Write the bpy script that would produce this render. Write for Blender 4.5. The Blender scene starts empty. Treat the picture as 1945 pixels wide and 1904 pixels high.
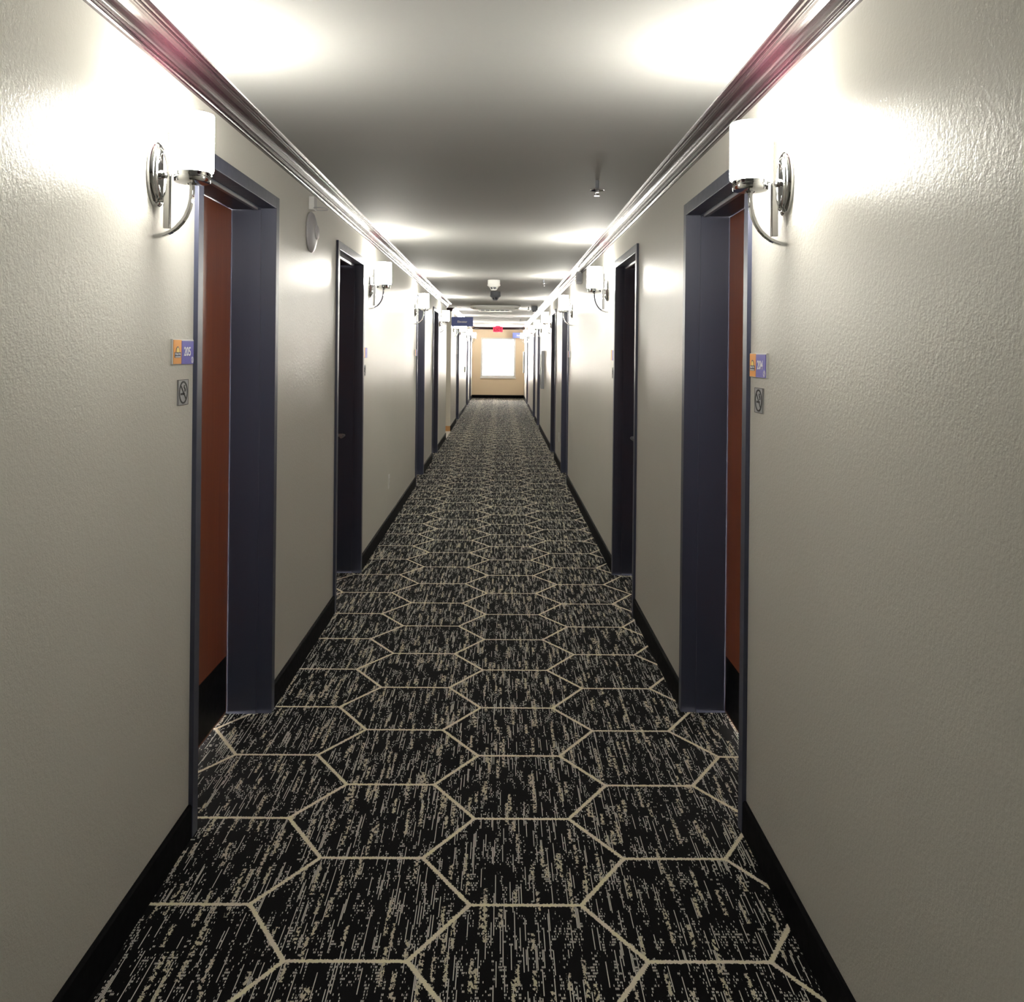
import bpy, bmesh, math, random
from mathutils import Vector, Matrix
PI = math.pi
scene = bpy.context.scene
COL = scene.collection
random.seed(7)

# ------------------------------------------------------------------ dimensions (metres)
WL, WR = -0.921, 0.765          # wall planes left and right of the camera
YB, YE = -3.0, 29.85            # back of the corridor, end wall
HC = 2.2905                     # ceiling height
HD = 2.083                      # top of the door frames
TW = 0.25                       # wall thickness
OP0, OP1 = 15.62, 17.08         # opening to the elevator lobby (left wall)
LOBX = -2.6

# ------------------------------------------------------------------ materials
def new_mat(name):
    m = bpy.data.materials.new(name); m.use_nodes = True
    nt = m.node_tree; nt.nodes.clear()
    out = nt.nodes.new('ShaderNodeOutputMaterial')
    b = nt.nodes.new('ShaderNodeBsdfPrincipled')
    nt.links.new(b.outputs[0], out.inputs[0])
    return m, nt, b

def setp(b, **k):
    names = dict(color='Base Color', rough='Roughness', metal='Metallic', spec='Specular IOR Level',
                 coat='Coat Weight', coatr='Coat Roughness', emc='Emission Color', ems='Emission Strength',
                 trans='Transmission Weight', ior='IOR', alpha='Alpha', sheen='Sheen Weight')
    for q, v in k.items():
        s = b.inputs[names[q]]
        if q in ('color', 'emc'): v = (v[0], v[1], v[2], 1)
        s.default_value = v

class NB:
    """small node builder"""
    def __init__(s, nt): s.nt = nt
    def n(s, t, **k):
        x = s.nt.nodes.new(t)
        for a, v in k.items(): setattr(x, a, v)
        return x
    def link(s, a, b): s.nt.links.new(a, b)
    def val(s, x, sock):
        if isinstance(x, (int, float)): sock.default_value = x
        else: s.link(x, sock)
    def m(s, op, a, b=0.0, c=None, clamp=False):
        x = s.n('ShaderNodeMath', operation=op, use_clamp=clamp)
        s.val(a, x.inputs[0]); s.val(b, x.inputs[1])
        if c is not None: s.val(c, x.inputs[2])
        return x.outputs[0]
    def xyz(s, x, y, z=0.0):
        c = s.n('ShaderNodeCombineXYZ')
        s.val(x, c.inputs[0]); s.val(y, c.inputs[1]); s.val(z, c.inputs[2])
        return c.outputs[0]
    def noise(s, vec, scale, detail=2.0, rough=0.5):
        t = s.n('ShaderNodeTexNoise')
        if vec is not None: s.link(vec, t.inputs['Vector'])
        t.inputs['Scale'].default_value = scale; t.inputs['Detail'].default_value = detail
        t.inputs['Roughness'].default_value = rough
        return t.outputs['Fac']
    def white(s, vec):
        t = s.n('ShaderNodeTexWhiteNoise', noise_dimensions='3D'); s.link(vec, t.inputs['Vector'])
        return t.outputs['Value']
    def mix(s, f, a, b):
        x = s.n('ShaderNodeMix', data_type='RGBA')
        s.val(f, x.inputs[0])
        for v, i in ((a, 6), (b, 7)):
            if isinstance(v, tuple): x.inputs[i].default_value = (v[0], v[1], v[2], 1)
            else: s.link(v, x.inputs[i])
        return x.outputs[2]
    def step(s, v, lo, hi):
        x = s.n('ShaderNodeMapRange', clamp=True)
        s.link(v, x.inputs[0]); x.inputs[1].default_value = lo; x.inputs[2].default_value = hi
        return x.outputs[0]
    def pos(s):
        g = s.n('ShaderNodeNewGeometry'); sep = s.n('ShaderNodeSeparateXYZ')
        s.link(g.outputs['Position'], sep.inputs[0])
        return g.outputs['Position'], sep.outputs
    def bump(s, h, b, strength, dist):
        x = s.n('ShaderNodeBump'); x.inputs['Strength'].default_value = strength
        x.inputs['Distance'].default_value = dist
        s.link(h, x.inputs['Height']); s.link(x.outputs[0], b.inputs['Normal'])

def simple(name, color, rough=0.5, metal=0.0, **k):
    m, nt, b = new_mat(name)
    setp(b, color=color, rough=rough, metal=metal, **k)
    q = NB(nt)                                    # faint procedural unevenness of the finish
    tc = q.n('ShaderNodeTexCoord')
    v = q.noise(tc.outputs['Object'], 35.0, 3.0)
    mr = q.n('ShaderNodeMapRange'); q.link(v, mr.inputs[0])
    mr.inputs[3].default_value = max(0.02, rough * 0.85); mr.inputs[4].default_value = min(1.0, rough * 1.15)
    q.link(mr.outputs[0], b.inputs['Roughness'])
    return m

def emit(name, color, strength):
    m, nt, b = new_mat(name)
    setp(b, color=color, rough=0.4, emc=color, ems=strength)
    return m

def wall_paint(name, color, rough, bump=0.35, spec=0.5):
    m, nt, b = new_mat(name); q = NB(nt)
    p, s = q.pos()
    big = q.noise(p, 1.3, 3.0)
    c = q.mix(big, tuple(v * 0.95 for v in color), tuple(min(1, v * 1.05) for v in color))
    q.link(c, b.inputs['Base Color'])
    setp(b, rough=rough, spec=spec)
    n1 = q.noise(p, 240.0, 2.0, 0.55); n2 = q.noise(p, 95.0, 2.0, 0.5)
    h = q.m('ADD', q.m('MULTIPLY', n1, 0.6), n2)
    q.bump(h, b, bump, 0.0016)
    return m

M = {}
M['wall'] = wall_paint('greige_orange_peel_paint', (0.66, 0.645, 0.595), 0.38, 0.6, 0.32)
M['wall_end'] = wall_paint('end_wall_warm_light_tint', (0.85, 0.68, 0.47), 0.45)  # warm lamp light on the end wall, put into its base colour
M['wall_lobby'] = wall_paint('lobby_cream_paint', (0.60, 0.50, 0.33), 0.5)
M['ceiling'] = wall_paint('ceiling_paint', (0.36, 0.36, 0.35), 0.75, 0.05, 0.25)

def carpet():
    m, nt, b = new_mat('black_hexagon_carpet'); q = NB(nt)
    p, s = q.pos(); X, Y = s[0], s[1]
    # slight raggedness of the yarn
    jx = q.m('MULTIPLY', q.m('SUBTRACT', q.noise(p, 190.0, 1.0), 0.5), 0.012)
    jy = q.m('MULTIPLY', q.m('SUBTRACT', q.noise(q.xyz(q.m('ADD', X, 5.3), Y, 2.0), 190.0, 1.0), 0.5), 0.012)
    P, Q, S = 0.876, 0.2261, 0.296
    def fold(v, per, off):
        t = q.m('DIVIDE', q.m('SUBTRACT', v, off), per)
        fr = q.m('FRACT', q.m('ADD', t, 100.5))
        return q.m('MULTIPLY', q.m('ABSOLUTE', q.m('SUBTRACT', fr, 0.5)), per)
    fx = fold(q.m('ADD', X, jx), P, 0.081)
    fy = fold(q.m('ADD', Y, jy), 2 * Q, 2.4396)
    d1 = q.m('MAXIMUM', fy, q.m('SUBTRACT', fx, S / 2))
    dx = P / 2 - S; L = math.hypot(dx, Q)
    # diagonal from (S/2,0) to (P/2-S/2,Q)
    nx, ny = Q / L, -dx / L
    d2 = q.m('ABSOLUTE', q.m('ADD', q.m('MULTIPLY', q.m('SUBTRACT', fx, S / 2), nx), q.m('MULTIPLY', fy, ny)))
    d3 = q.m('MAXIMUM', q.m('SUBTRACT', Q, fy), q.m('SUBTRACT', P / 2 - S / 2, fx))
    d = q.m('MINIMUM', q.m('MINIMUM', d1, d2), d3)
    line = q.m('SUBTRACT', 1.0, q.step(d, 0.0056, 0.0070))
    # thin broken yarns running along the corridor
    cx = q.m('MULTIPLY', X, 300.0); col = q.m('FLOOR', cx); fc = q.m('FRACT', q.m('ADD', cx, 1000.0))
    narrow = q.m('LESS_THAN', fc, 0.62)
    off = q.m('MULTIPLY', q.white(q.xyz(col, 3.0, 1.0)), 7.0)
    grp = q.white(q.xyz(q.m('FLOOR', q.m('MULTIPLY', X, 75.0)), q.m('FLOOR', q.m('MULTIPLY', Y, 3.1)), 5.0))
    seg = q.m('FLOOR', q.m('ADD', q.m('MULTIPLY', Y, 11.0), off))
    thin = q.m('LESS_THAN', q.white(q.xyz(col, seg, 0.0)), q.m('MULTIPLY', grp, 0.20))
    ty = q.m('MULTIPLY', Y, 95.0); tuft = q.m('FLOOR', ty); ft = q.m('FRACT', q.m('ADD', ty, 1000.0))
    dens = q.step(q.noise(q.xyz(q.m('MULTIPLY', X, 60.0), q.m('MULTIPLY', Y, 8.0), 4.0), 1.0, 1.0), 0.47, 0.68)
    dots = q.m('MULTIPLY', q.m('LESS_THAN', q.white(q.xyz(col, tuft, 9.0)), q.m('MULTIPLY', dens, 0.55)), q.m('LESS_THAN', ft, 0.68))
    # wider cream flecks in columns, ragged like the pile
    wx = q.m('MULTIPLY', q.m('ADD', X, jx), 100.0); wcol = q.m('FLOOR', wx)
    wseg = q.m('FLOOR', q.m('ADD', q.m('MULTIPLY', Y, q.m('ADD', 6.0, q.m('MULTIPLY', q.white(q.xyz(wcol, 8.0, 2.0)), 9.0))), q.m('MULTIPLY', q.white(q.xyz(wcol, 1.0, 6.0)), 5.0)))
    on = q.m('LESS_THAN', q.white(q.xyz(wcol, wseg, 7.0)), 0.10)
    rag = q.noise(q.xyz(q.m('MULTIPLY', X, 130.0), q.m('MULTIPLY', Y, 70.0), 3.0), 1.0, 2.0)
    patch = q.m('MULTIPLY', on, q.m('GREATER_THAN', rag, 0.48))
    speck = q.m('MULTIPLY', q.m('MAXIMUM', thin, dots), narrow)
    tint = q.noise(q.xyz(q.m('MULTIPLY', X, 20.0), q.m('MULTIPLY', Y, 12.0), 1.0), 1.0, 2.0)
    cream = q.mix(q.step(tint, 0.35, 0.65), (0.92, 0.87, 0.64), (0.88, 0.80, 0.68))
    c = q.mix(speck, (0.002, 0.002, 0.0028), (0.80, 0.79, 0.72))
    c = q.mix(patch, c, q.mix(0.35, cream, (0.2, 0.18, 0.13)))
    c = q.mix(line, c, cream)
    q.link(c, b.inputs['Base Color'])
    setp(b, rough=0.95, spec=0.12)
    h = q.m('ADD', q.noise(p, 330.0, 2.0), q.m('MULTIPLY', line, 0.4))
    q.bump(h, b, 0.35, 0.003)
    return m
M['carpet'] = carpet()

def door_wood():
    m, nt, b = new_mat('red_brown_door_veneer'); q = NB(nt)
    tc = q.n('ShaderNodeTexCoord'); sp = q.n('ShaderNodeSeparateXYZ'); q.link(tc.outputs['Object'], sp.inputs[0])
    v = q.xyz(q.m('MULTIPLY', sp.outputs[0], 30.0), q.m('MULTIPLY', sp.outputs[1], 38.0), q.m('MULTIPLY', sp.outputs[2], 1.6))
    g = q.noise(v, 1.0, 4.0, 0.6)
    q.link(q.mix(g, (0.20, 0.045, 0.018), (0.36, 0.105, 0.042)), b.inputs['Base Color'])
    setp(b, rough=0.38, coat=0.25, coatr=0.25)
    q.bump(g, b, 0.08, 0.001)
    return m
M['door'] = door_wood()

def crown_wood():
    m, nt, b = new_mat('dark_mahogany_gloss'); q = NB(nt)
    p, s = q.pos()
    v = q.xyz(q.m('MULTIPLY', s[0], 60.0), q.m('MULTIPLY', s[1], 2.0), q.m('MULTIPLY', s[2], 60.0))
    g = q.noise(v, 1.0, 3.0)
    q.link(q.mix(g, (0.016, 0.006, 0.011), (0.028, 0.008, 0.011)), b.inputs['Base Color'])
    setp(b, rough=0.24, coat=0.12, coatr=0.10, spec=0.32)
    return m
M['crown'] = crown_wood()
M['frame'] = simple('slate_blue_frame_enamel', (0.046, 0.052, 0.088), 0.38)
M['strip'] = simple('satin_aluminium_strip', (0.42, 0.42, 0.44), 0.35, 0.6)
M['kick'] = simple('black_kick_plate', (0.003, 0.003, 0.0035), 0.5, spec=0.2)
M['base'] = simple('black_vinyl_base', (0.002, 0.002, 0.003), 0.7, spec=0.06)
M['base_tan'] = simple('tan_wood_base', (0.50, 0.27, 0.11), 0.5)
M['chrome'] = simple('polished_chrome', (0.86, 0.87, 0.88), 0.06, 1.0)
M['satin'] = simple('satin_chrome', (0.62, 0.62, 0.61), 0.16, 1.0)
M['chrome_dark'] = simple('brushed_nickel', (0.45, 0.45, 0.46), 0.28, 1.0)
SHADE = (1.0, 0.965, 0.87)
M['shade'] = emit('lit_opal_glass', SHADE, 110.0)
M['bulb'] = emit('lit_bulb', SHADE, 620.0)
M['white'] = simple('white_plastic', (0.80, 0.80, 0.78), 0.4)
M['greyplastic'] = simple('pale_grey_plastic', (0.52, 0.51, 0.54), 0.45)
M['dark'] = simple('dark_grey_plastic', (0.05, 0.055, 0.07), 0.4)
M['midgrey'] = simple('mid_grey_plastic', (0.20, 0.21, 0.24), 0.45)
M['black'] = simple('black_ink', (0.004, 0.004, 0.006), 0.5)
M['orange'] = simple('sign_orange', (0.90, 0.36, 0.025), 0.4)
M['violet'] = simple('sign_violet_blue', (0.075, 0.06, 0.46), 0.4)
M['navy'] = simple('sign_navy', (0.012, 0.016, 0.07), 0.4)
M['hangblue'] = simple('hanging_sign_blue', (0.085, 0.12, 0.38), 0.4)
M['yellow'] = simple('sun_yellow', (0.95, 0.72, 0.12), 0.4)
M['plate'] = simple('white_acrylic', (0.85, 0.85, 0.84), 0.25)
M['silver'] = simple('silver_plaque', (0.46, 0.47, 0.49), 0.35, 0.3)
M['paper'] = simple('white_lettering', (0.9, 0.9, 0.9), 0.5)
M['exit'] = emit('lit_exit_red', (1.0, 0.035, 0.11), 0.85)
M['exitdark'] = simple('exit_letter_dark_red', (0.12, 0.002, 0.012), 0.5)
M['tile'] = simple('white_floor_tile', (0.85, 0.83, 0.78), 0.25)
M['steel'] = simple('grey_steel', (0.30, 0.31, 0.33), 0.38, 0.5)
M['redpaint'] = simple('extinguisher_red', (0.45, 0.02, 0.02), 0.3)
M['lobbylamp'] = emit('lobby_lamp', (1.0, 0.93, 0.78), 26.0)
M['wframe'] = simple('white_window_vinyl', (0.86, 0.86, 0.85), 0.35)

def glass():
    m, nt, b = new_mat('window_glass'); q = NB(nt)
    nt.nodes.remove(b)
    out = [n for n in nt.nodes if n.type == 'OUTPUT_MATERIAL'][0]
    t = q.n('ShaderNodeBsdfTransparent'); g = q.n('ShaderNodeBsdfGlossy'); g.inputs['Roughness'].default_value = 0.02
    f = q.n('ShaderNodeFresnel'); f.inputs[0].default_value = 1.45
    x = q.n('ShaderNodeMixShader'); q.link(f.outputs[0], x.inputs[0]); q.link(t.outputs[0], x.inputs[1]); q.link(g.outputs[0], x.inputs[2])
    q.link(x.outputs[0], out.inputs[0])
    return m
M['glass'] = glass()

# ------------------------------------------------------------------ mesh helpers
class MB:
    def __init__(s): s.v = []; s.f = []; s.sm = []
    def add(s, vs, fs, smooth=False):
        o = len(s.v); s.v += [tuple(v) for v in vs]
        for f in fs: s.f.append(tuple(i + o for i in f)); s.sm.append(smooth)
        return s
    def box(s, x0, x1, y0, y1, z0, z1):
        v = [(x, y, z) for x in (x0, x1) for y in (y0, y1) for z in (z0, z1)]
        return s.add(v, [(0, 1, 3, 2), (4, 6, 7, 5), (0, 4, 5, 1), (2, 3, 7, 6), (0, 2, 6, 4), (1, 5, 7, 3)])
    def lathe(s, prof, n=32, axis='z', c=(0, 0, 0), closed=False, sx=1.0, sy=1.0):
        """prof: list of (r, h)"""
        vs = []; fs = []
        for r, h in prof:
            for k in range(n):
                t = 2 * PI * k / n; a, b = r * math.cos(t) * sx, r * math.sin(t) * sy
                p = {'z': (a, b, h), 'x': (h, a, b), 'y': (b, h, a)}[axis]
                vs.append((p[0] + c[0], p[1] + c[1], p[2] + c[2]))
        m = len(prof)
        for i in range(m - 1 if not closed else m):
            j = (i + 1) % m
            for k in range(n):
                l = (k + 1) % n
                fs.append((i * n + k, i * n + l, j * n + l, j * n + k))
        if not closed:
            fs.append(tuple(range(n))[::-1]); fs.append(tuple((m - 1) * n + k for k in range(n)))
        return s.add(vs, fs, True)
    def tube(s, pts, r, n=12, rect=None, closed=False, up=(0, 1, 0)):
        """round tube, or flat strip when rect=(half along up, half across)"""
        pts = [Vector(p) for p in pts]; vs = []; fs = []; m = len(pts)
        U = Vector(up)
        for i, p in enumerate(pts):
            if closed: t = pts[(i + 1) % m] - pts[i - 1]
            else: t = pts[min(i + 1, m - 1)] - pts[max(i - 1, 0)]
            t.normalize()
            side = t.cross(U); side.normalize(); u = side.cross(t); u.normalize()
            if rect:
                for a, b in ((-1, -1), (1, -1), (1, 1), (-1, 1)): vs.append(p + u * rect[0] * a + side * rect[1] * b)
            else:
                for k in range(n):
                    w = 2 * PI * k / n; vs.append(p + (u * math.cos(w) + side * math.sin(w)) * r)
        n = 4 if rect else n
        for i in range(m if closed else m - 1):
            j = (i + 1) % m
            for k in range(n):
                l = (k + 1) % n; fs.append((i * n + k, i * n + l, j * n + l, j * n + k))
        if not closed:
            fs.append(tuple(range(n))[::-1]); fs.append(tuple((m - 1) * n + k for k in range(n)))
        return s.add(vs, fs, True)
    def sweep(s, prof, path, a, b):
        """prof (out, z) swept along plan path[a..b]; 'out' is to the right of the path direction, mitred"""
        P = [Vector((p[0], p[1])) for p in path]
        def nrm(i):
            d = (P[i + 1] - P[i]).normalized(); return Vector((d.y, -d.x))
        vs = []; fs = []; k = len(prof)
        for i in range(a, b + 1):
            if 0 < i < len(P) - 1:
                n1, n2 = nrm(i - 1), nrm(i); mm = (n1 + n2); mm = mm / (mm.dot(n1))
            else: mm = nrm(min(i, len(P) - 2))
            for o, z in prof: vs.append((P[i].x + mm.x * o, P[i].y + mm.y * o, z))
        for i in range(b - a):
            for j in range(k):
                l = (j + 1) % k; fs.append((i * k + j, i * k + l, (i + 1) * k + l, (i + 1) * k + j))
        fs.append(tuple(range(k))[::-1]); fs.append(tuple((b - a) * k + j for j in range(k)))
        return s.add(vs, fs)
    def prism(s, pts, h0, h1, axis='x'):
        """2D outline extruded: axis x -> pts are (y,z)"""
        n = len(pts); vs = []
        for h in (h0, h1):
            for p in pts:
                vs.append({'x': (h, p[0], p[1]), 'y': (p[0], h, p[1]), 'z': (p[0], p[1], h)}[axis])
        fs = [tuple(range(n))[::-1], tuple(range(n, 2 * n))]
        for k in range(n):
            l = (k + 1) % n; fs.append((k, l, n + l, n + k))
        return s.add(vs, fs)
    def build(s, name, mat, parent=None, bevel=0.0, segs=2, angle=35):
        me = bpy.data.meshes.new(name)
        me.from_pydata(s.v, [], s.f); me.update()
        bm = bmesh.new(); bm.from_mesh(me); bmesh.ops.recalc_face_normals(bm, faces=bm.faces); bm.to_mesh(me); bm.free()
        me.materials.append(mat)
        for p, q in zip(me.polygons, s.sm): p.use_smooth = q
        if any(s.sm): me.set_sharp_from_angle(angle=math.radians(angle))
        o = bpy.data.objects.new(name, me); COL.objects.link(o)
        if parent: o.parent = parent
        if bevel:
            md = o.modifiers.new('edge_bevel', 'BEVEL'); md.width = bevel; md.segments = segs; md.limit_method = 'ANGLE'
            md.angle_limit = math.radians(40)
        return o

def rrect(w, h, r, n=5, cx=0.0, cy=0.0):
    out = []
    for qx, qy, a0 in ((1, 1, 0), (-1, 1, 90), (-1, -1, 180), (1, -1, 270)):
        for k in range(n + 1):
            t = math.radians(a0 + 90 * k / n)
            out.append((cx + qx * (w / 2 - r) + r * math.cos(t), cy + qy * (h / 2 - r) + r * math.sin(t)))
    return out

def text_mesh(name, body, width, height, origin, U, V, mat, parent, depth=0.0008, bold=0.0):
    """lettering as a mesh: U and V are the reading direction and the up direction, origin the centre"""
    cu = bpy.data.curves.new('letters', 'FONT'); cu.body = body; cu.extrude = 0.02; cu.offset = bold
    tmp = bpy.data.objects.new('letters', cu); COL.objects.link(tmp)
    dg = bpy.context.evaluated_depsgraph_get()
    me = bpy.data.meshes.new_from_object(tmp.evaluated_get(dg))
    bpy.data.objects.remove(tmp); bpy.data.curves.remove(cu)
    xs = [v.co.x for v in me.vertices]; ys = [v.co.y for v in me.vertices]
    sx = width / (max(xs) - min(xs)); sy = height / (max(ys) - min(ys)) if height else sx
    mx, my = (max(xs) + min(xs)) / 2, (max(ys) + min(ys)) / 2
    U = Vector(U); V = Vector(V); N = U.cross(V); O = Vector(origin)
    for v in me.vertices:
        v.co = O + U * ((v.co.x - mx) * sx) + V * ((v.co.y - my) * sy) + N * (v.co.z / 0.02 * depth)
    me.name = name; me.materials.clear(); me.materials.append(mat)
    o = bpy.data.objects.new(name, me); COL.objects.link(o)
    if parent: o.parent = parent
    return o

def tag(o, label=None, cat=None, group=None, kind=None):
    if label: o['label'] = label
    if cat: o['category'] = cat
    if group: o['group'] = group
    if kind: o['kind'] = kind
    return o
def empty(name, loc=(0, 0, 0), rz=0.0):
    o = bpy.data.objects.new(name, None); o.empty_display_size = 0.1
    COL.objects.link(o); o.location = loc; o.rotation_euler = (0, 0, rz)
    return o
def copy_tree(o, parent=None):
    c = o.copy(); COL.objects.link(c)
    if parent: c.parent = parent
    for ch in [x for x in bpy.data.objects if x.parent == o]: copy_tree(ch, c)
    return c

# ------------------------------------------------------------------ the shell
LD = [(2.770, 3.770), (5.140, 6.140), (10.060, 11.060), (12.480, 13.480), (19.180, 20.180), (24.800, 25.800), (27.300, 28.300)]
RD = [(2.808, 3.808), (5.130, 6.130), (10.340, 11.340), (12.720, 13.720), (17.800, 18.800), (20.180, 21.180), (25.550, 26.550)]

def wall_mesh(x0, x1, doors, y0, y1, opening=None):
    m = MB(); y = y0
    cuts = sorted([(a, b, HD) for a, b in doors] + ([(opening[0], opening[1], None)] if opening else []))
    for a, b, top in cuts:
        m.box(x0, x1, y, a, 0, HC)
        if top: m.box(x0, x1, a, b, top, HC)
        y = b
    m.box(x0, x1, y, y1, 0, HC)
    return m
wl = wall_mesh(WL - TW, WL, LD, YB, YE, (OP0, OP1))
tag(wl.build('wall_left', M['wall']), 'long greige wall of the corridor on the left, with the opening to the elevators', 'wall', kind='structure')
wr = wall_mesh(WR, WR + TW, RD, YB, YE)
tag(wr.build('wall_right', M['wall']), 'long greige wall of the corridor on the right, unbroken but for doors', 'wall', kind='structure')
# end wall with its window opening
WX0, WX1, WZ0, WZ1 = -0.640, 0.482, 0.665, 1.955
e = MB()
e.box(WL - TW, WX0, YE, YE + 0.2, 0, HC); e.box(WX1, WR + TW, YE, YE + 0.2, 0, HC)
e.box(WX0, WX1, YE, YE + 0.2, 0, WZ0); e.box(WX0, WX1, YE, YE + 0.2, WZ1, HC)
tag(e.build('wall_front', M['wall_end']), 'end wall around the bright window, tinted peach for the warm light on it', 'wall', kind='structure')
tag(MB().box(WL - TW, WR + TW, YB - 0.2, YB, 0, HC).build('wall_back', M['wall']), 'greige wall closing the corridor behind the viewer', 'wall', kind='structure')
tag(MB().box(WL - TW, WR + TW, YB - 0.2, YE + 0.2, -0.1, 0).build('floor', M['carpet']), 'black carpet with cream hexagon lines and broken streaks', 'floor', kind='structure')
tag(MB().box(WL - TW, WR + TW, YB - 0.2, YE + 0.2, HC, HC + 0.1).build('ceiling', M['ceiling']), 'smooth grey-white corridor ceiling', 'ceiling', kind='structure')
# elevator lobby seen through the opening
tag(MB().box(LOBX, WL - TW, OP1, OP1 + 0.15, 0, HC).build('wall_lobby', M['wall_lobby']), 'cream wall inside the elevator lobby opening', 'wall', kind='structure')
tag(MB().box(LOBX, WL - TW, OP0 - 0.15, OP0, 0, HC).build('wall_lobby_near', M['wall_lobby']), 'near cream wall of the elevator lobby, turned away from view', 'wall', kind='structure')
tag(MB().box(LOBX - 0.15, LOBX, OP0 - 0.15, OP1 + 0.15, 0, HC).build('wall_lobby_back', M['wall_lobby']), 'back wall of the elevator lobby, out of view', 'wall', kind='structure')
tag(MB().box(LOBX - 0.15, WL - TW, OP0 - 0.15, OP1 + 0.15, HC, HC + 0.1).build('ceiling_lobby', M['ceiling']), 'ceiling of the elevator lobby', 'ceiling', kind='structure')
lf = MB().box(LOBX - 0.15, WL - TW, OP0 - 0.15, OP1 + 0.15, -0.1, 0.0); lf.box(WL - TW - 0.01, WL + 0.01, OP0, OP1, 0.0, 0.004)
tag(lf.build('floor_lobby', M['tile']), 'white floor tile at the elevator lobby opening', 'floor', kind='structure')

# baseboards
def base_prof(): return [(0, 0), (0.011, 0), (0.011, 0.094), (0.007, 0.100), (0, 0.100)]
def base_run(m, x, sgn, gaps, y0, y1):
    y = y0
    for a, b in sorted(gaps) + [(y1, y1)]:
        pr = [(x + sgn * o, z) for o, z in base_prof()]
        m.prism(pr, y, a, 'y'); y = b
    return m
tag(base_run(MB(), WL, 1, LD + [(OP0, OP1)], YB, YE).build('baseboard_left', M['base']), 'black base strip along the foot of the left wall', 'baseboard', kind='structure')
tag(base_run(MB(), WR, -1, RD, YB, YE).build('baseboard_right', M['base']), 'black base strip along the foot of the right wall', 'baseboard', kind='structure')
tag(MB().box(WL + 0.011, WR - 0.011, YE - 0.011, YE, 0, 0.10).build('baseboard_front', M['base']), 'black base strip under the end window', 'baseboard', kind='structure')
tag(MB().box(LOBX, WL, OP1 - 0.011, OP1, 0.004, 0.10).build('baseboard_lobby', M['base_tan']), 'tan base strip inside the elevator lobby', 'baseboard', kind='structure')

# crown moulding
def crown_prof():
    p = [(0, -0.067), (0.009, -0.067), (0.013, -0.0645), (0.0145, -0.061), (0.012, -0.0575), (0.012, -0.0555), (0.019, -0.0545), (0.022, -0.051), (0.020, -0.048)]
    for k in range(9):                                     # the cove
        t = k / 8 * PI / 2
        p.append((0.022 + 0.034 * (1 - math.cos(t)), -0.046 + 0.029 * math.sin(t)))
    p += [(0.058, -0.0165), (0.059, -0.0135), (0.0635, -0.0130), (0.0665, -0.0105), (0.0665, -0.0085), (0.073, -0.0080), (0.078, -0.0040), (0.080, 0.0), (0, 0.0)]
    return [(o, HC + z) for o, z in p]
CP = crown_prof()
pathA = [(LOBX, OP0), (WL, OP0), (WL, YB)]
pathB = [(WR, YB), (WR, YE), (WL, YE), (WL, OP1), (LOBX, OP1)]
# 'out' lies to the right of the path direction, so walk the walls with the corridor on the right
def crown(path, a, b, name, label):
    o = MB().sweep(CP, path, a, b).build(name, M['crown'], bevel=0.0)
    tag(o, label, 'crown moulding', kind='structure')
pathA = [(WL, YB), (WL, OP0), (LOBX, OP0)]
crown(pathA, 0, 2, 'trim_1', 'dark glossy crown moulding along the left wall as far as the elevator opening')
pathB = [(LOBX, OP1), (WL, OP1), (WL, YE), (WR, YE), (WR, YB)]
crown(pathB, 0, 2, 'trim_2', 'dark crown moulding on the left wall beyond the elevator opening')
crown(pathB, 2, 3, 'trim_3', 'dark crown moulding across the end wall above the window')
crown(pathB, 3, 4, 'trim_4', 'dark glossy crown moulding along the whole right wall')

# ------------------------------------------------------------------ the end window
w = empty('window_1', ((WX0 + WX1) / 2, YE + 0.02, WZ0)); ww, wh = WX1 - WX0, WZ1 - WZ0
tag(w, 'bright white window in the end wall', 'window', kind='structure')
fr = MB()
for x0, x1, z0, z1 in ((-ww / 2, -ww / 2 + 0.045, 0, wh), (ww / 2 - 0.045, ww / 2, 0, wh), (-ww / 2 + 0.045, ww / 2 - 0.045, wh - 0.045, wh), (-ww / 2 + 0.045, ww / 2 - 0.045, 0, 0.055)):
    fr.box(x0, x1, 0.0, 0.06, z0, z1)
fr.build('window_frame', M['wframe'], w, bevel=0.004)
a, b = -ww / 2 + 0.045, ww / 2 - 0.045
sash = MB()
for x0, x1, z0, z1 in ((a, a + 0.012, 0.055, wh - 0.045), (b - 0.012, b, 0.055, wh - 0.045), (a + 0.012, b - 0.012, 0.055, 0.075), (a + 0.012, b - 0.012, wh - 0.06, wh - 0.045)):
    sash.box(x0, x1, 0.02, 0.045, z0, z1)
so = sash.build('sash', M['wframe'], w)
MB().box(a + 0.012, b - 0.012, 0.031, 0.035, 0.075, wh - 0.06).build('pane', M['glass'], so)
for x0, x1 in ((a + 0.03, -0.02), (0.03, b - 0.03)): MB().box(x0, x1, 0.014, 0.02, 0.066, 0.074).build('finger_rail', M['greyplastic'], so)
MB().box(-ww / 2 - 0.02, ww / 2 + 0.02, -0.055, 0.0, -0.03, 0.0).build('window_sill', M['wframe'], w, bevel=0.004)

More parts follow.
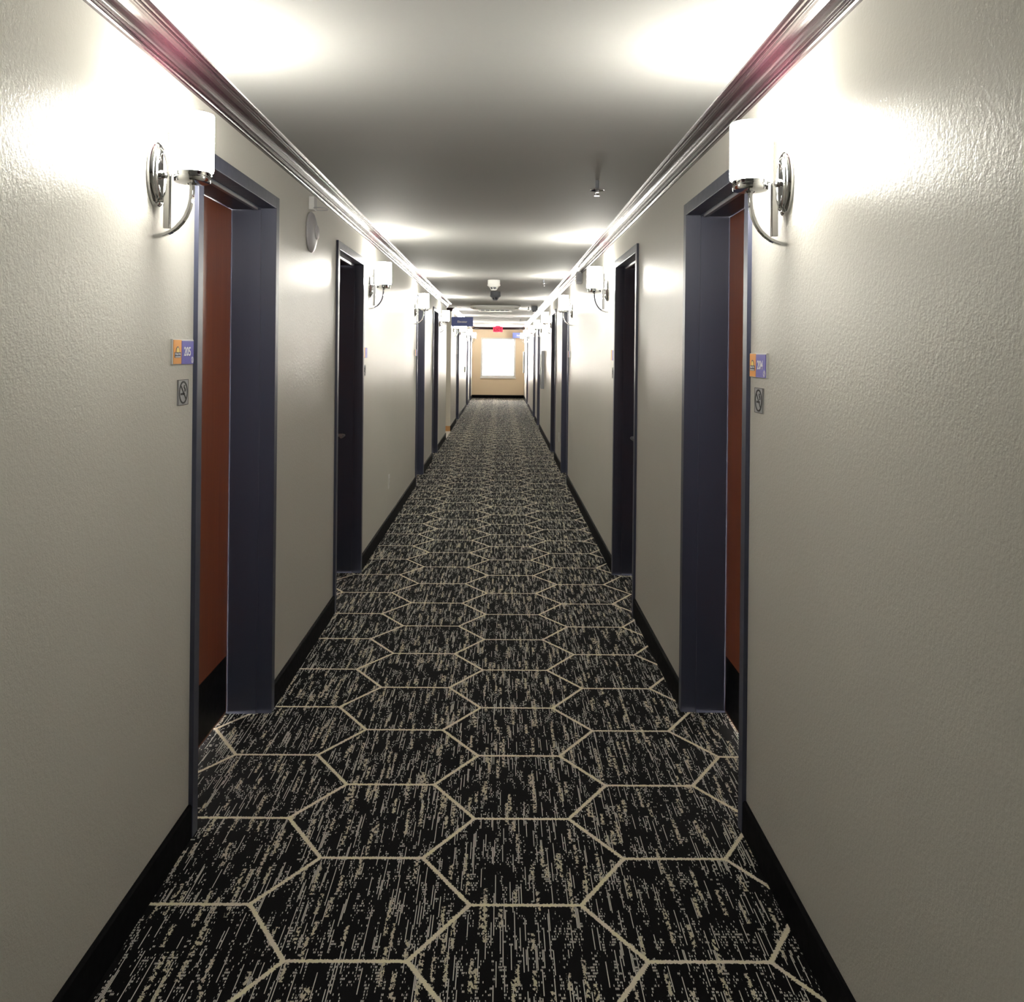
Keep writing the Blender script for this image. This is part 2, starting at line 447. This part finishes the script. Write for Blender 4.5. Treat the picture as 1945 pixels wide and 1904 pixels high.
# ------------------------------------------------------------------ doors (local: +X into the corridor, origin on the wall plane)
def make_door(latch):
    d = empty('door_1')
    W2, I2 = 0.500, 0.452
    fr = MB()
    for s in (-1, 1):
        a, b = sorted((s * I2, s * W2))
        fr.box(-0.235, 0.013, a, b, 0, HD)
        a, b = sorted((s * (I2 - 0.006), s * I2))
        fr.box(-0.165, -0.047, a, b, 0, HD - 0.048)
    fr.box(-0.235, 0.013, -I2, I2, HD - 0.048, HD)
    fr.box(-0.165, -0.047, -I2 + 0.006, I2 - 0.006, HD - 0.054, HD - 0.048)
    f = fr.build('door_frame', M['frame'], d, bevel=0.0018)
    MB().box(-0.062, -0.048, -0.40, 0.40, HD - 0.063, HD - 0.054).build('head_strip', M['strip'], f)
    lf = MB().box(-0.210, -0.166, -I2 + 0.008, I2 - 0.008, 0.008, HD - 0.056).build('door_leaf', M['door'], d, bevel=0.0015)
    MB().box(-0.166, -0.1645, -I2 + 0.02, I2 - 0.02, 0.018, 0.238).build('kick_plate', M['kick'], lf)
    y = latch * (I2 - 0.075)
    MB().prism(rrect(0.062, 0.215, 0.03, 6, y, 0.975), -0.166, -0.140, 'x').build('lock_housing', M['chrome_dark'], lf, bevel=0.008, segs=3)
    h = MB(); z = 0.915
    h.lathe([(0.012, -0.141), (0.012, -0.098)], 16, 'x', (0, y, z))
    h.tube([(-0.096, y + latch * 0.008, z), (-0.094, y - latch * 0.02, z), (-0.093, y - latch * 0.07, z), (-0.094, y - latch * 0.115, z)], 0.0095, 12, up=(0, 0, 1))
    h.build('lever_handle', M['chrome_dark'], lf)
    return d
protoA, protoB = make_door(-1), make_door(1)
ordw = ['nearest', 'second', 'third', 'fourth', 'fifth', 'sixth', 'farthest']
dl = {('L', 0): 'red-brown door in a slate frame beside the 205 sign, nearest on the left wall',
      ('R', 0): 'red-brown door in a slate frame beside the 204 sign, nearest on the right wall'}
used = {}; n = 0
for side, lst, latch in (('L', LD, [-1, 1, -1, 1, -1, 1, -1]), ('R', RD, [1, -1, 1, -1, 1, -1, 1])):
    for i, (a, b) in enumerate(lst):
        pr = protoA if latch[i] < 0 else protoB
        o = pr if latch[i] not in used else copy_tree(pr)
        used[latch[i]] = 1; n += 1
        o.name = 'door_%d' % n
        o.location = (WL if side == 'L' else WR, (a + b) / 2, 0); o.rotation_euler = (0, 0, 0 if side == 'L' else PI)
        tag(o, dl.get((side, i), 'recessed door in a slate-blue frame, %s along the %s wall' % (ordw[i], 'left' if side == 'L' else 'right')), 'door', 'guest room doors', 'structure')

# ------------------------------------------------------------------ wall sconces (local: +X out of the wall, z absolute)
def make_sconce():
    s = empty('wall_sconce')
    bp = MB()
    bp.lathe([(0.0, 0.0), (0.085, 0.0), (0.0865, 0.004), (0.085, 0.012), (0.080, 0.0165), (0.074, 0.0175), (0.071, 0.021), (0.066, 0.0235), (0.060, 0.024),
              (0.056, 0.0235), (0.050, 0.0185), (0.030, 0.016), (0.0, 0.016)], 48, 'x', (0, 0, 1.925), sx=0.68)
    o = bp.build('backplate', M['chrome'], s)
    for yy in (-0.022, 0.022):
        MB().lathe([(0.0, 0.0), (0.006, 0.0), (0.006, 0.010), (0.0085, 0.012), (0.0085, 0.017), (0.005, 0.020), (0.0, 0.020)], 20, 'x', (0.012, yy, 1.925)).build('cap_screw', M['chrome'], o)
    MB().box(0.026, 0.043, -0.008, 0.008, 1.783, 2.037).build('stem_bar', M['satin'], s, bevel=0.0015)
    pts = [(0.001, 0, 1.764), (0.012, 0, 1.766), (0.026, 0, 1.770), (0.040, 0, 1.777), (0.054, 0, 1.788), (0.066, 0, 1.802), (0.076, 0, 1.819), (0.084, 0, 1.840), (0.0885, 0, 1.862), (0.0905, 0, 1.884), (0.0905, 0, 1.905)]
    pts = [(x * 1.105 if x > 0.002 else x, y, z - 0.003) for x, y, z in pts]
    MB().box(0.010, 0.027, -0.006, 0.006, 1.917, 1.933).build('standoff', M['chrome'], o)
    MB().tube(pts, 0.005, rect=(0.009, 0.0042)).build('curved_arm', M['chrome'], s, bevel=0.0012)
    X = 0.1000
    cup = MB().lathe([(0.0, 1.898), (0.011, 1.898), (0.014, 1.902), (0.040, 1.9035), (0.0455, 1.905), (0.0475, 1.908), (0.0475, 1.9165), (0.0455, 1.918), (0.0455, 1.920), (0.0475, 1.9215), (0.0475, 1.931), (0.0, 1.931)], 48, 'z', (X, 0, 0)).build('cup', M['chrome'], s)
    for a in (0.6, 2.7, 4.8):
        t = MB().lathe([(0.0, 0.0), (0.0035, 0.0), (0.0035, 0.006), (0.0, 0.006)], 10, 'x')
        t.v = [(X + (0.0465 + v[0]) * math.cos(a) - v[1] * math.sin(a), (0.0465 + v[0]) * math.sin(a) + v[1] * math.cos(a), v[2] + 1.926) for v in t.v]
        t.build('thumb_screw', M['chrome'], cup)
    R = 0.0545
    MB().lathe([(0.044, 1.9315), (0.050, 1.932), (0.0535, 1.9345), (R, 1.939), (R, 2.082), (R - 0.001, 2.0845), (R - 0.003, 2.0845), (R - 0.004, 2.082), (R - 0.004, 1.940), (0.044, 1.936)], 48, 'z', (X, 0, 0), closed=True).build('glass_shade', M['shade'], s)
    b = MB().lathe([(0.0, 1.931), (0.012, 1.931), (0.012, 1.965), (0.016, 1.980), (0.021, 2.000), (0.021, 2.012), (0.016, 2.024), (0.008, 2.030), (0.0, 2.031)], 20, 'z', (X, 0, 0))
    b.build('bulb', M['bulb'], s)
    return s
SL = [2.45, 6.43, 9.80, 13.73, 17.70, 20.50, 24.50, 28.55]
SR = [2.465, 6.58, 9.82, 13.92, 17.22, 20.65, 24.90, 28.60]
proto = None
lab = {('L', 0): 'lit chrome wall sconce above the 205 sign, largest on the left wall',
       ('L', 1): 'lit chrome sconce on the left wall just past the second left door',
       ('L', 2): 'lit chrome sconce on the left wall just before the third left door',
       ('L', 3): 'lit chrome sconce on the left wall, last before the elevator opening',
       ('L', 4): 'lit sconce just past the elevator opening, half hidden behind the Elevator sign',
       ('L', 5): 'lit sconce on the left wall directly under the Elevator sign',
       ('L', 6): 'small lit sconce, second from the far end of the left wall',
       ('L', 7): 'smallest lit sconce on the left wall, against the end wall',
       ('R', 0): 'lit chrome wall sconce above the 204 sign, largest on the right wall',
       ('R', 1): 'lit chrome sconce on the right wall in front of the grey alarm horn',
       ('R', 2): 'lit chrome sconce on the right wall just before the third right door',
       ('R', 3): 'lit chrome sconce on the right wall just past the fourth right door',
       ('R', 4): 'lit sconce on the right wall above the grey extinguisher cabinet',
       ('R', 5): 'lit sconce, third from the far end of the right wall',
       ('R', 6): 'small lit sconce on the right wall overlapping the small blue sign',
       ('R', 7): 'smallest lit sconce on the right wall, beneath the small blue sign'}
for side, lst in (('L', SL), ('R', SR)):
    for i, y in enumerate(lst):
        if proto is None: o = proto = make_sconce()
        else: o = copy_tree(proto)
        o.location = (WL if side == 'L' else WR, y, 0); o.rotation_euler = (0, 0, 0 if side == 'L' else PI)
        tag(o, lab[(side, i)], 'wall lamp', 'wall sconces along the corridor')

# ------------------------------------------------------------------ room signs and no-smoking plaques (local: x out, y reading direction, z up)
def room_sign(side, y, z, number, label, logo=True):
    W, H = 0.173, 0.072
    s = empty('room_sign', (WL if side == 'L' else WR, y, z), 0 if side == 'L' else PI)
    tag(s, label, 'sign', 'room number signs')
    MB().box(0, 0.007, -W / 2, W / 2, -H / 2, H / 2).build('backing_plate', M['plate'], s, bevel=0.001)
    ym = -W / 2 + W * 0.395
    og = MB().box(0.007, 0.0085, -W / 2 + 0.003, ym - 0.0025, -H / 2 + 0.002, H / 2 - 0.002).build('orange_panel', M['orange'], s)
    bl = MB().box(0.007, 0.0085, ym + 0.0015, W / 2 - 0.004, -H / 2 + 0.001, H / 2 - 0.004).build('blue_panel', M['violet'], s)
    if not logo: return s
    yc = (-W / 2 + ym) / 2; bw = 0.049
    MB().box(0.0085, 0.0093, yc - bw / 2, yc + bw / 2, -0.0165, -0.001).build('logo_band', M['navy'], og)
    arc = [(yc + 0.0145 * math.cos(PI * k / 20), -0.001 + 0.0165 * math.sin(PI * k / 20)) for k in range(21)]
    MB().prism(arc, 0.0085, 0.0090, 'x').build('sun_outline', M['navy'], og)
    arc = [(yc + 0.0115 * math.cos(PI * k / 20), -0.001 + 0.0135 * math.sin(PI * k / 20)) for k in range(21)]
    MB().prism(arc, 0.0090, 0.0093, 'x').build('sun', M['yellow'], og)
    text_mesh('logo_lettering', 'Days Inn', bw * 0.88, 0.0068, (0.0095, yc, -0.0062), (0, 1, 0), (0, 0, 1), M['paper'], og, 0.0003, 0.02)
    MB().box(0.0093, 0.0096, yc - bw * 0.43, yc + bw * 0.43, -0.0150, -0.0128).build('logo_line', M['paper'], og)
    text_mesh('number', number, 0.056, 0.0262, (0.0088, ym + 0.0455, 0.0015), (0, 1, 0), (0, 0, 1), M['paper'], bl, 0.0004, 0.015)
    yc2, zc2 = W / 2 - 0.0155, -0.0235
    ring = MB().tube([(0.0088, yc2 + 0.0082 * math.cos(2 * PI * k / 28), zc2 + 0.0082 * math.sin(2 * PI * k / 28)) for k in range(28)], 0.0011, rect=(0.0003, 0.0011), closed=True, up=(1, 0, 0))
    ring.build('symbol_ring', M['paper'], bl)
    tick = MB().tube([(0.0088, yc2 - 0.003, zc2 + 0.0035), (0.0088, yc2 + 0.002, zc2 + 0.003), (0.0088, yc2 + 0.0025, zc2 - 0.0005), (0.0088, yc2 - 0.003, zc2 - 0.004), (0.0088, yc2 + 0.0035, zc2 - 0.004)], 0.001, rect=(0.0003, 0.0009), up=(1, 0, 0))
    tick.build('symbol_mark', M['paper'], bl)
    return s
def no_smoking(side, y, z, label):
    s = empty('no_smoking_sign', (WL if side == 'L' else WR, y, z), 0 if side == 'L' else PI)
    tag(s, label, 'sign', 'no-smoking plaques')
    pl = MB().box(0, 0.004, -0.042, 0.042, -0.037, 0.037).build('plaque', M['silver'], s, bevel=0.0008)
    e_ = MB()
    for y0, y1, z0, z1 in ((-0.042, -0.0405, -0.037, 0.037), (0.0405, 0.042, -0.037, 0.037), (-0.0405, 0.0405, 0.0355, 0.037), (-0.0405, 0.0405, -0.037, -0.0355)):
        e_.box(0.004, 0.0046, y0, y1, z0, z1)
    e_.build('border', M['black'], pl)
    sx = 1.06
    ring = MB().tube([(0.0047, 0.0305 * sx * math.cos(2 * PI * k / 48), 0.0305 * math.sin(2 * PI * k / 48)) for k in range(48)], 0.002, rect=(0.0005, 0.0025), closed=True, up=(1, 0, 0))
    ring.build('ban_ring', M['black'], pl)
    MB().tube([(0.0049, -0.0218 * sx, 0.0212), (0.0049, 0.0218 * sx, -0.0212)], 0.002, rect=(0.0005, 0.0022), up=(1, 0, 0)).build('ban_bar', M['black'], pl)
    MB().box(0.004, 0.0046, -0.0215, 0.013, -0.0075, -0.0015).build('cigarette', M['black'], pl)
    for o in (0.0, 0.006):
        MB().tube([(0.0044, 0.010 + o, 0.002), (0.0044, 0.0125 + o, 0.007), (0.0044, 0.008 + o, 0.0115), (0.0044, 0.003 + o, 0.015), (0.0044, 0.0065 + o, 0.0205)], 0.001, rect=(0.0004, 0.0011), up=(1, 0, 0)).build('smoke', M['black'], pl)
    return s
room_sign('L', 2.667, 1.456, '205', 'orange and violet room sign reading 205, left wall')
room_sign('R', 2.705, 1.434, '204', 'orange and violet room sign reading 204, right wall')
room_sign('L', 6.232, 1.456, '', 'room sign on the left wall just past the second left door', False)
room_sign('R', 6.232, 1.456, '', 'room sign on the right wall just past the second right door', False)
room_sign('L', 9.955, 1.456, '', 'room sign on the left wall just before the third left door', False)
room_sign('R', 10.235, 1.456, '', 'room sign on the right wall just before the third right door', False)
no_smoking('L', 2.677, 1.339, 'silver no-smoking plaque directly below the 205 sign')
no_smoking('R', 2.7045, 1.3305, 'silver no-smoking plaque directly below the 204 sign')
no_smoking('L', 6.232, 1.335, 'small no-smoking plaque past the second left door')
no_smoking('R', 6.232, 1.335, 'small no-smoking plaque past the second right door')

# ------------------------------------------------------------------ round wall speaker on the left wall
s = empty('wall_speaker', (WL, 4.43, 2.032))
tag(s, 'pale grey round speaker disc with wire loop above, between the two nearest left doors', 'speaker')
sd = MB().lathe([(0.0, 0.0), (0.092, 0.0), (0.097, 0.004), (0.097, 0.010), (0.090, 0.017), (0.060, 0.027), (0.036, 0.031), (0.0, 0.031)], 48, 'x').build('disc', M['greyplastic'], s)
MB().lathe([(0.0, 0.031), (0.034, 0.031), (0.034, 0.036), (0.026, 0.041), (0.0, 0.042)], 32, 'x').build('centre_cap', M['greyplastic'], sd)
mb_ = MB().box(0.0, 0.026, -0.035, 0.035, 0.105, 0.168).build('mounting_box', M['plate'], s, bevel=0.003)
MB().tube([(0.048 + 0.037 * math.cos(2 * PI * k / 32), 0.045 * math.sin(2 * PI * k / 32), 0.112) for k in range(32)], 0.002, 8, closed=True, up=(0, 0, 1)).build('wire_loop', M['greyplastic'], mb_)

# grey alarm horn on the right wall behind the second sconce
s = empty('alarm_horn', (WR, 8.75, 2.185), PI)
tag(s, 'small grey box alarm horn high on the right wall behind the second sconce', 'alarm')
hb = MB().box(0, 0.055, -0.06, 0.06, -0.058, 0.058).build('housing', M['greyplastic'], s, bevel=0.006, segs=3)
for k in range(5): MB().box(0.055, 0.0565, -0.045, 0.045, -0.040 + k * 0.018, -0.034 + k * 0.018).build('grille_slot', M['midgrey'], hb)
for k in range(3): MB().box(0.010 + k * 0.014, 0.018 + k * 0.014, 0.0595, 0.0608, -0.04, 0.04).build('side_slot', M['midgrey'], hb)
# small strobe under the elevator sign
s = empty('mounted_strobe', (WL, 18.35, 1.945))
tag(s, 'small grey strobe box on the left wall below the Elevator sign', 'alarm')
st = MB().box(0, 0.030, -0.05, 0.05, -0.03, 0.03).build('housing', M['greyplastic'], s, bevel=0.004)
MB().box(0.030, 0.042, -0.03, 0.03, -0.012, 0.012).build('lens', M['plate'], st, bevel=0.004)
# thermostat
s = empty('mounted_thermostat', (WL, 23.5, 1.03))
tag(s, 'small white control box on the far left wall at waist height', 'thermostat')
t_ = MB().box(0, 0.035, -0.06, 0.06, -0.072, 0.072).build('housing', M['white'], s, bevel=0.005)
MB().box(0.035, 0.0365, -0.035, 0.035, 0.01, 0.05).build('display', M['midgrey'], t_)

# outlets
def outlet(side, y, z, label):
    o = empty('power_outlet', (WL if side == 'L' else WR, y, z), 0 if side == 'L' else PI)
    tag(o, label, 'outlet', 'wall outlets')
    p = MB().prism(rrect(0.072, 0.117, 0.006, 4), 0, 0.006, 'x').build('cover_plate', M['white'], o, bevel=0.002)
    for zz in (-0.022, 0.022):
        q = MB().prism(rrect(0.034, 0.028, 0.010, 4, 0, zz), 0.006, 0.0085, 'x').build('socket', M['white'], p)
        for yy in (-0.0075, 0.0075): MB().box(0.0085, 0.0088, yy - 0.0015, yy + 0.0015, zz - 0.005, zz + 0.006).build('slot', M['black'], q)
outlet('L', 7.672, 0.384, 'white power outlet low on the left wall between the second and third left doors')
outlet('R', 11.88, 0.384, 'white power outlet low on the right wall between the third and fourth right doors')
outlet('L', 18.0, 0.384, 'tiny white power outlet low on the left wall just past the elevator opening')

# extinguisher cabinets on the right wall
def cabinet(y, label):
    o = empty('mounted_extinguisher_cabinet', (WR, y, 0.84), PI)
    tag(o, label, 'cabinet', 'extinguisher cabinets')
    b_ = MB().box(0, 0.042, -0.20, 0.20, 0, 0.67).build('body', M['steel'], o, bevel=0.003)
    d_ = MB()
    for y0, y1, z0, z1 in ((-0.20, -0.15, 0, 0.67), (0.15, 0.20, 0, 0.67), (-0.15, 0.15, 0, 0.06), (-0.15, 0.15, 0.61, 0.67)): d_.box(0.042, 0.052, y0, y1, z0, z1)
    dd = d_.build('door', M['steel'], o, bevel=0.002)
    MB().box(0.043, 0.046, -0.15, 0.15, 0.06, 0.61).build('pane', M['dark'], dd)
    MB().tube([(0.052, 0.175, 0.27), (0.066, 0.175, 0.28), (0.066, 0.175, 0.38), (0.052, 0.175, 0.39)], 0.005, 10, up=(0, 1, 0)).build('handle', M['chrome_dark'], dd)
cabinet(16.33, 'grey steel extinguisher cabinet on the right wall past the fourth right door')
cabinet(29.15, 'dark cabinet on the right wall close to the end wall')

# ------------------------------------------------------------------ hanging signs
def hang_sign(x0, x1, y, z0, z1, words, tw, th, tx, label):
    o = empty('hanging_sign', ((x0 + x1) / 2, y, z0)); tag(o, label, 'sign', 'blue direction signs')
    W, H = x1 - x0, z1 - z0
    p = MB().box(-W / 2, W / 2, -0.007, 0.007, 0, H).build('panel', M['hangblue'], o, bevel=0.0015)
    text_mesh('lettering', words, tw, th, (tx, -0.0075, H / 2), (1, 0, 0), (0, 0, 1), M['paper'], p, 0.0006, 0.02)
    return o, W, H
o, W, H = hang_sign(-0.917, -0.520, 17.16, 1.950, 2.126, 'Elevator', 0.182, 0.040, 0.0, 'blue sign reading Elevator standing out from the left wall')
MB().box(-W / 2 - 0.004, -W / 2 + 0.012, -0.011, 0.011, 0.01, H - 0.01).build('wall_bracket', M['hangblue'], o)
o, W, H = hang_sign(0.373, 0.762, 29.35, 1.941, 2.116, 'Stairs', 0.130, 0.036, 0.005, 'small blue sign standing out from the right wall near the window')
MB().box(W / 2 - 0.012, W / 2 + 0.003, -0.011, 0.011, 0.01, H - 0.01).build('wall_bracket', M['hangblue'], o)

# exit sign under the ceiling
o = empty('exit_sign', (-0.093, 28.4, HC)); tag(o, 'glowing red EXIT sign hanging under the ceiling before the window', 'sign')
MB().box(-0.075, 0.075, -0.03, 0.03, -0.022, 0).build('canopy', M['exit'], o, bevel=0.004)
bx = MB().prism(rrect(0.295, 0.165, 0.018, 4, 0, -0.104), -0.025, 0.025, 'y').build('housing', M['exit'], o, bevel=0.004)
text_mesh('lettering', 'EXIT', 0.235, 0.112, (0, -0.0265, -0.104), (1, 0, 0), (0, 0, 1), M['exitdark'], bx, 0.001, 0.02)

# ------------------------------------------------------------------ ceiling fixtures
def detector(x, y, k, mats, label, cap=True):
    o = empty('smoke_detector', (x, y, HC)); tag(o, label, 'smoke detector', 'ceiling detectors')
    b_ = MB().lathe([(0.0, 0.0), (0.068 * k, 0.0), (0.070 * k, -0.006), (0.070 * k, -0.048), (0.066 * k, -0.052), (0.0, -0.052)], 40, 'z').build('base', mats[0], o)
    hd = MB().lathe([(0.0, -0.052), (0.073 * k, -0.052), (0.075 * k, -0.058), (0.073 * k, -0.064), (0.058 * k, -0.078), (0.046 * k, -0.082), (0.0, -0.082)], 40, 'z').build('head', mats[1], o)
    MB().lathe([(0.0, -0.082), (0.040 * k, -0.082), (0.034 * k, -0.104), (0.0, -0.104)], 32, 'z').build('sensing_chamber', M['dark'], hd)
    for q in range(6):
        a = q * PI / 3 + 0.3
        MB().tube([(0.050 * k * math.cos(a), 0.050 * k * math.sin(a), -0.078), (0.030 * k * math.cos(a), 0.030 * k * math.sin(a), -0.110)], 0.004, 8, up=(math.sin(a), -math.cos(a), 0)).build('rib', mats[1], hd)
    if cap: MB().lathe([(0.0, -0.104), (0.030 * k, -0.104), (0.033 * k, -0.109), (0.026 * k, -0.117), (0.0, -0.119)], 32, 'z').build('cap', mats[1], hd)
detector(-0.086, 10.47, 1.0, (M['white'], M['white']), 'white smoke detector on the ceiling, nearest of the detectors')
detector(-0.080, 12.45, 1.0, (M['midgrey'], M['midgrey']), 'grey detector on the ceiling just behind the white one')
detector(0.585, 16.15, 0.84, (M['midgrey'], M['midgrey']), 'dark grey detector on the ceiling beside the right crown moulding', False)

def sprinkler(x, y, label):
    o = empty('sprinkler', (x, y, HC)); tag(o, label, 'sprinkler', 'ceiling sprinklers')
    MB().lathe([(0.0, 0.0), (0.009, 0.0), (0.009, -0.050), (0.0, -0.050)], 16, 'z').build('pipe', M['midgrey'], o)
    MB().lathe([(0.010, -0.036), (0.030, -0.041), (0.0345, -0.046), (0.034, -0.048), (0.028, -0.046), (0.010, -0.041)], 36, 'z', closed=True).build('escutcheon', M['chrome'], o)
    f_ = MB().lathe([(0.0, -0.050), (0.006, -0.050), (0.006, -0.058), (0.0, -0.058)], 14, 'z')
    for sg in (-1, 1): f_.tube([(sg * 0.004, 0, -0.050), (sg * 0.010, 0, -0.060), (sg * 0.002, 0, -0.071)], 0.0016, 8)
    f_.build('yoke', M['chrome_dark'], o)
    MB().lathe([(0.0, -0.071), (0.013, -0.0715), (0.0135, -0.073), (0.0, -0.074)], 28, 'z').build('deflector', M['chrome'], o)
for i, (x, y) in enumerate(((0.452, 4.39), (0.473, 10.30), (0.488, 16.40), (0.470, 22.40))):
    sprinkler(x, y, ['large chrome ceiling sprinkler above the two nearest right doors', 'second chrome sprinkler on the ceiling, right of the white detector',
                     'third sprinkler on the ceiling, beside the oblong fixture', 'tiny farthest ceiling sprinkler, above the exit sign'][i])

# oblong ceiling fixture
o = empty('ceiling_diffuser', (-0.10, 16.05, HC)); tag(o, 'oblong pale ceiling fixture with rounded ends and a slatted tray', 'ceiling fixture')
def loz(w, d, z): return [(x, y, z) for x, y in rrect(w, d, d / 2 * 0.96, 8)]
rings = [(0.86, 0.36, 0.0), (0.89, 0.39, -0.010), (0.89, 0.39, -0.028), (0.84, 0.34, -0.055), (0.72, 0.27, -0.078)]
vs = []; fs = []; k = len(loz(1, 0.4, 0))
for r in rings: vs += loz(*r)
for i in range(len(rings) - 1):
    for j in range(k): fs.append((i * k + j, i * k + (j + 1) % k, (i + 1) * k + (j + 1) % k, (i + 1) * k + j))
fs.append(tuple(range(k))); fs.append(tuple((len(rings) - 1) * k + j for j in range(k)))
MB().add(vs, fs, True).build('pan', M['white'], o)
tr = MB().prism(rrect(0.58, 0.22, 0.02, 4), -0.108, -0.078, 'z').build('tray', M['white'], o, bevel=0.003)
for j in range(6): MB().box(-0.25 + j * 0.085, -0.19 + j * 0.085, -0.112, -0.1105, -0.101, -0.085).build('slat', M['midgrey'], tr)
for sg in (-1, 1):
    MB().lathe([(0.0, -0.002), (0.030, -0.002), (0.030, 0.004), (0.0, 0.004)], 20, 'z', (sg * 0.36, -0.135, -0.056)).build('end_vent', M['dark'], o)

# lamp that lights the elevator lobby
o = empty('ceiling_lamp', (-1.75, 16.35, HC)); tag(o, 'round ceiling lamp inside the elevator lobby', 'ceiling lamp')
MB().lathe([(0.0, 0.0), (0.16, 0.0), (0.165, -0.02), (0.15, -0.03), (0.0, -0.03)], 32, 'z').build('rim', M['chrome'], o)
MB().lathe([(0.0, -0.03), (0.14, -0.03), (0.12, -0.05), (0.0, -0.06)], 32, 'z').build('diffuser', M['lobbylamp'], o)

# ------------------------------------------------------------------ world, camera, view
wd = bpy.data.worlds.new('daylight'); scene.world = wd; wd.use_nodes = True
bg = wd.node_tree.nodes['Background']; bg.inputs[0].default_value = (1.0, 0.94, 0.84, 1); bg.inputs[1].default_value = 55.0

F = 1750.0
cam = bpy.data.cameras.new('camera'); co = bpy.data.objects.new('camera', cam); COL.objects.link(co)
cam.sensor_fit = 'HORIZONTAL'; cam.sensor_width = 36.0; cam.lens = F / 1945.0 * 36.0
cam.shift_x = 0.0; cam.shift_y = -(952.0 - 671.0) / 1945.0
cam.clip_start = 0.05; cam.clip_end = 200
co.matrix_world = Matrix.Translation((0, 0, 1.4625)) @ Matrix.Rotation(math.radians(-0.704), 4, 'Z') @ Matrix.Rotation(PI / 2, 4, 'X') @ Matrix.Rotation(math.radians(0.6), 4, 'Z')
scene.camera = co

vs_ = scene.view_settings
scene.display_settings.display_device = 'sRGB'
vs_.view_transform = 'Standard'; vs_.look = 'None'; vs_.gamma = 1.0; vs_.use_curve_mapping = False
vs_.exposure = 0.2
scene.cycles.max_bounces = 9; scene.cycles.diffuse_bounces = 6; scene.cycles.glossy_bounces = 4
scene.cycles.adaptive_threshold = 0.025
scene.cycles.use_light_tree = False
scene.cycles.sample_clamp_indirect = 6.0
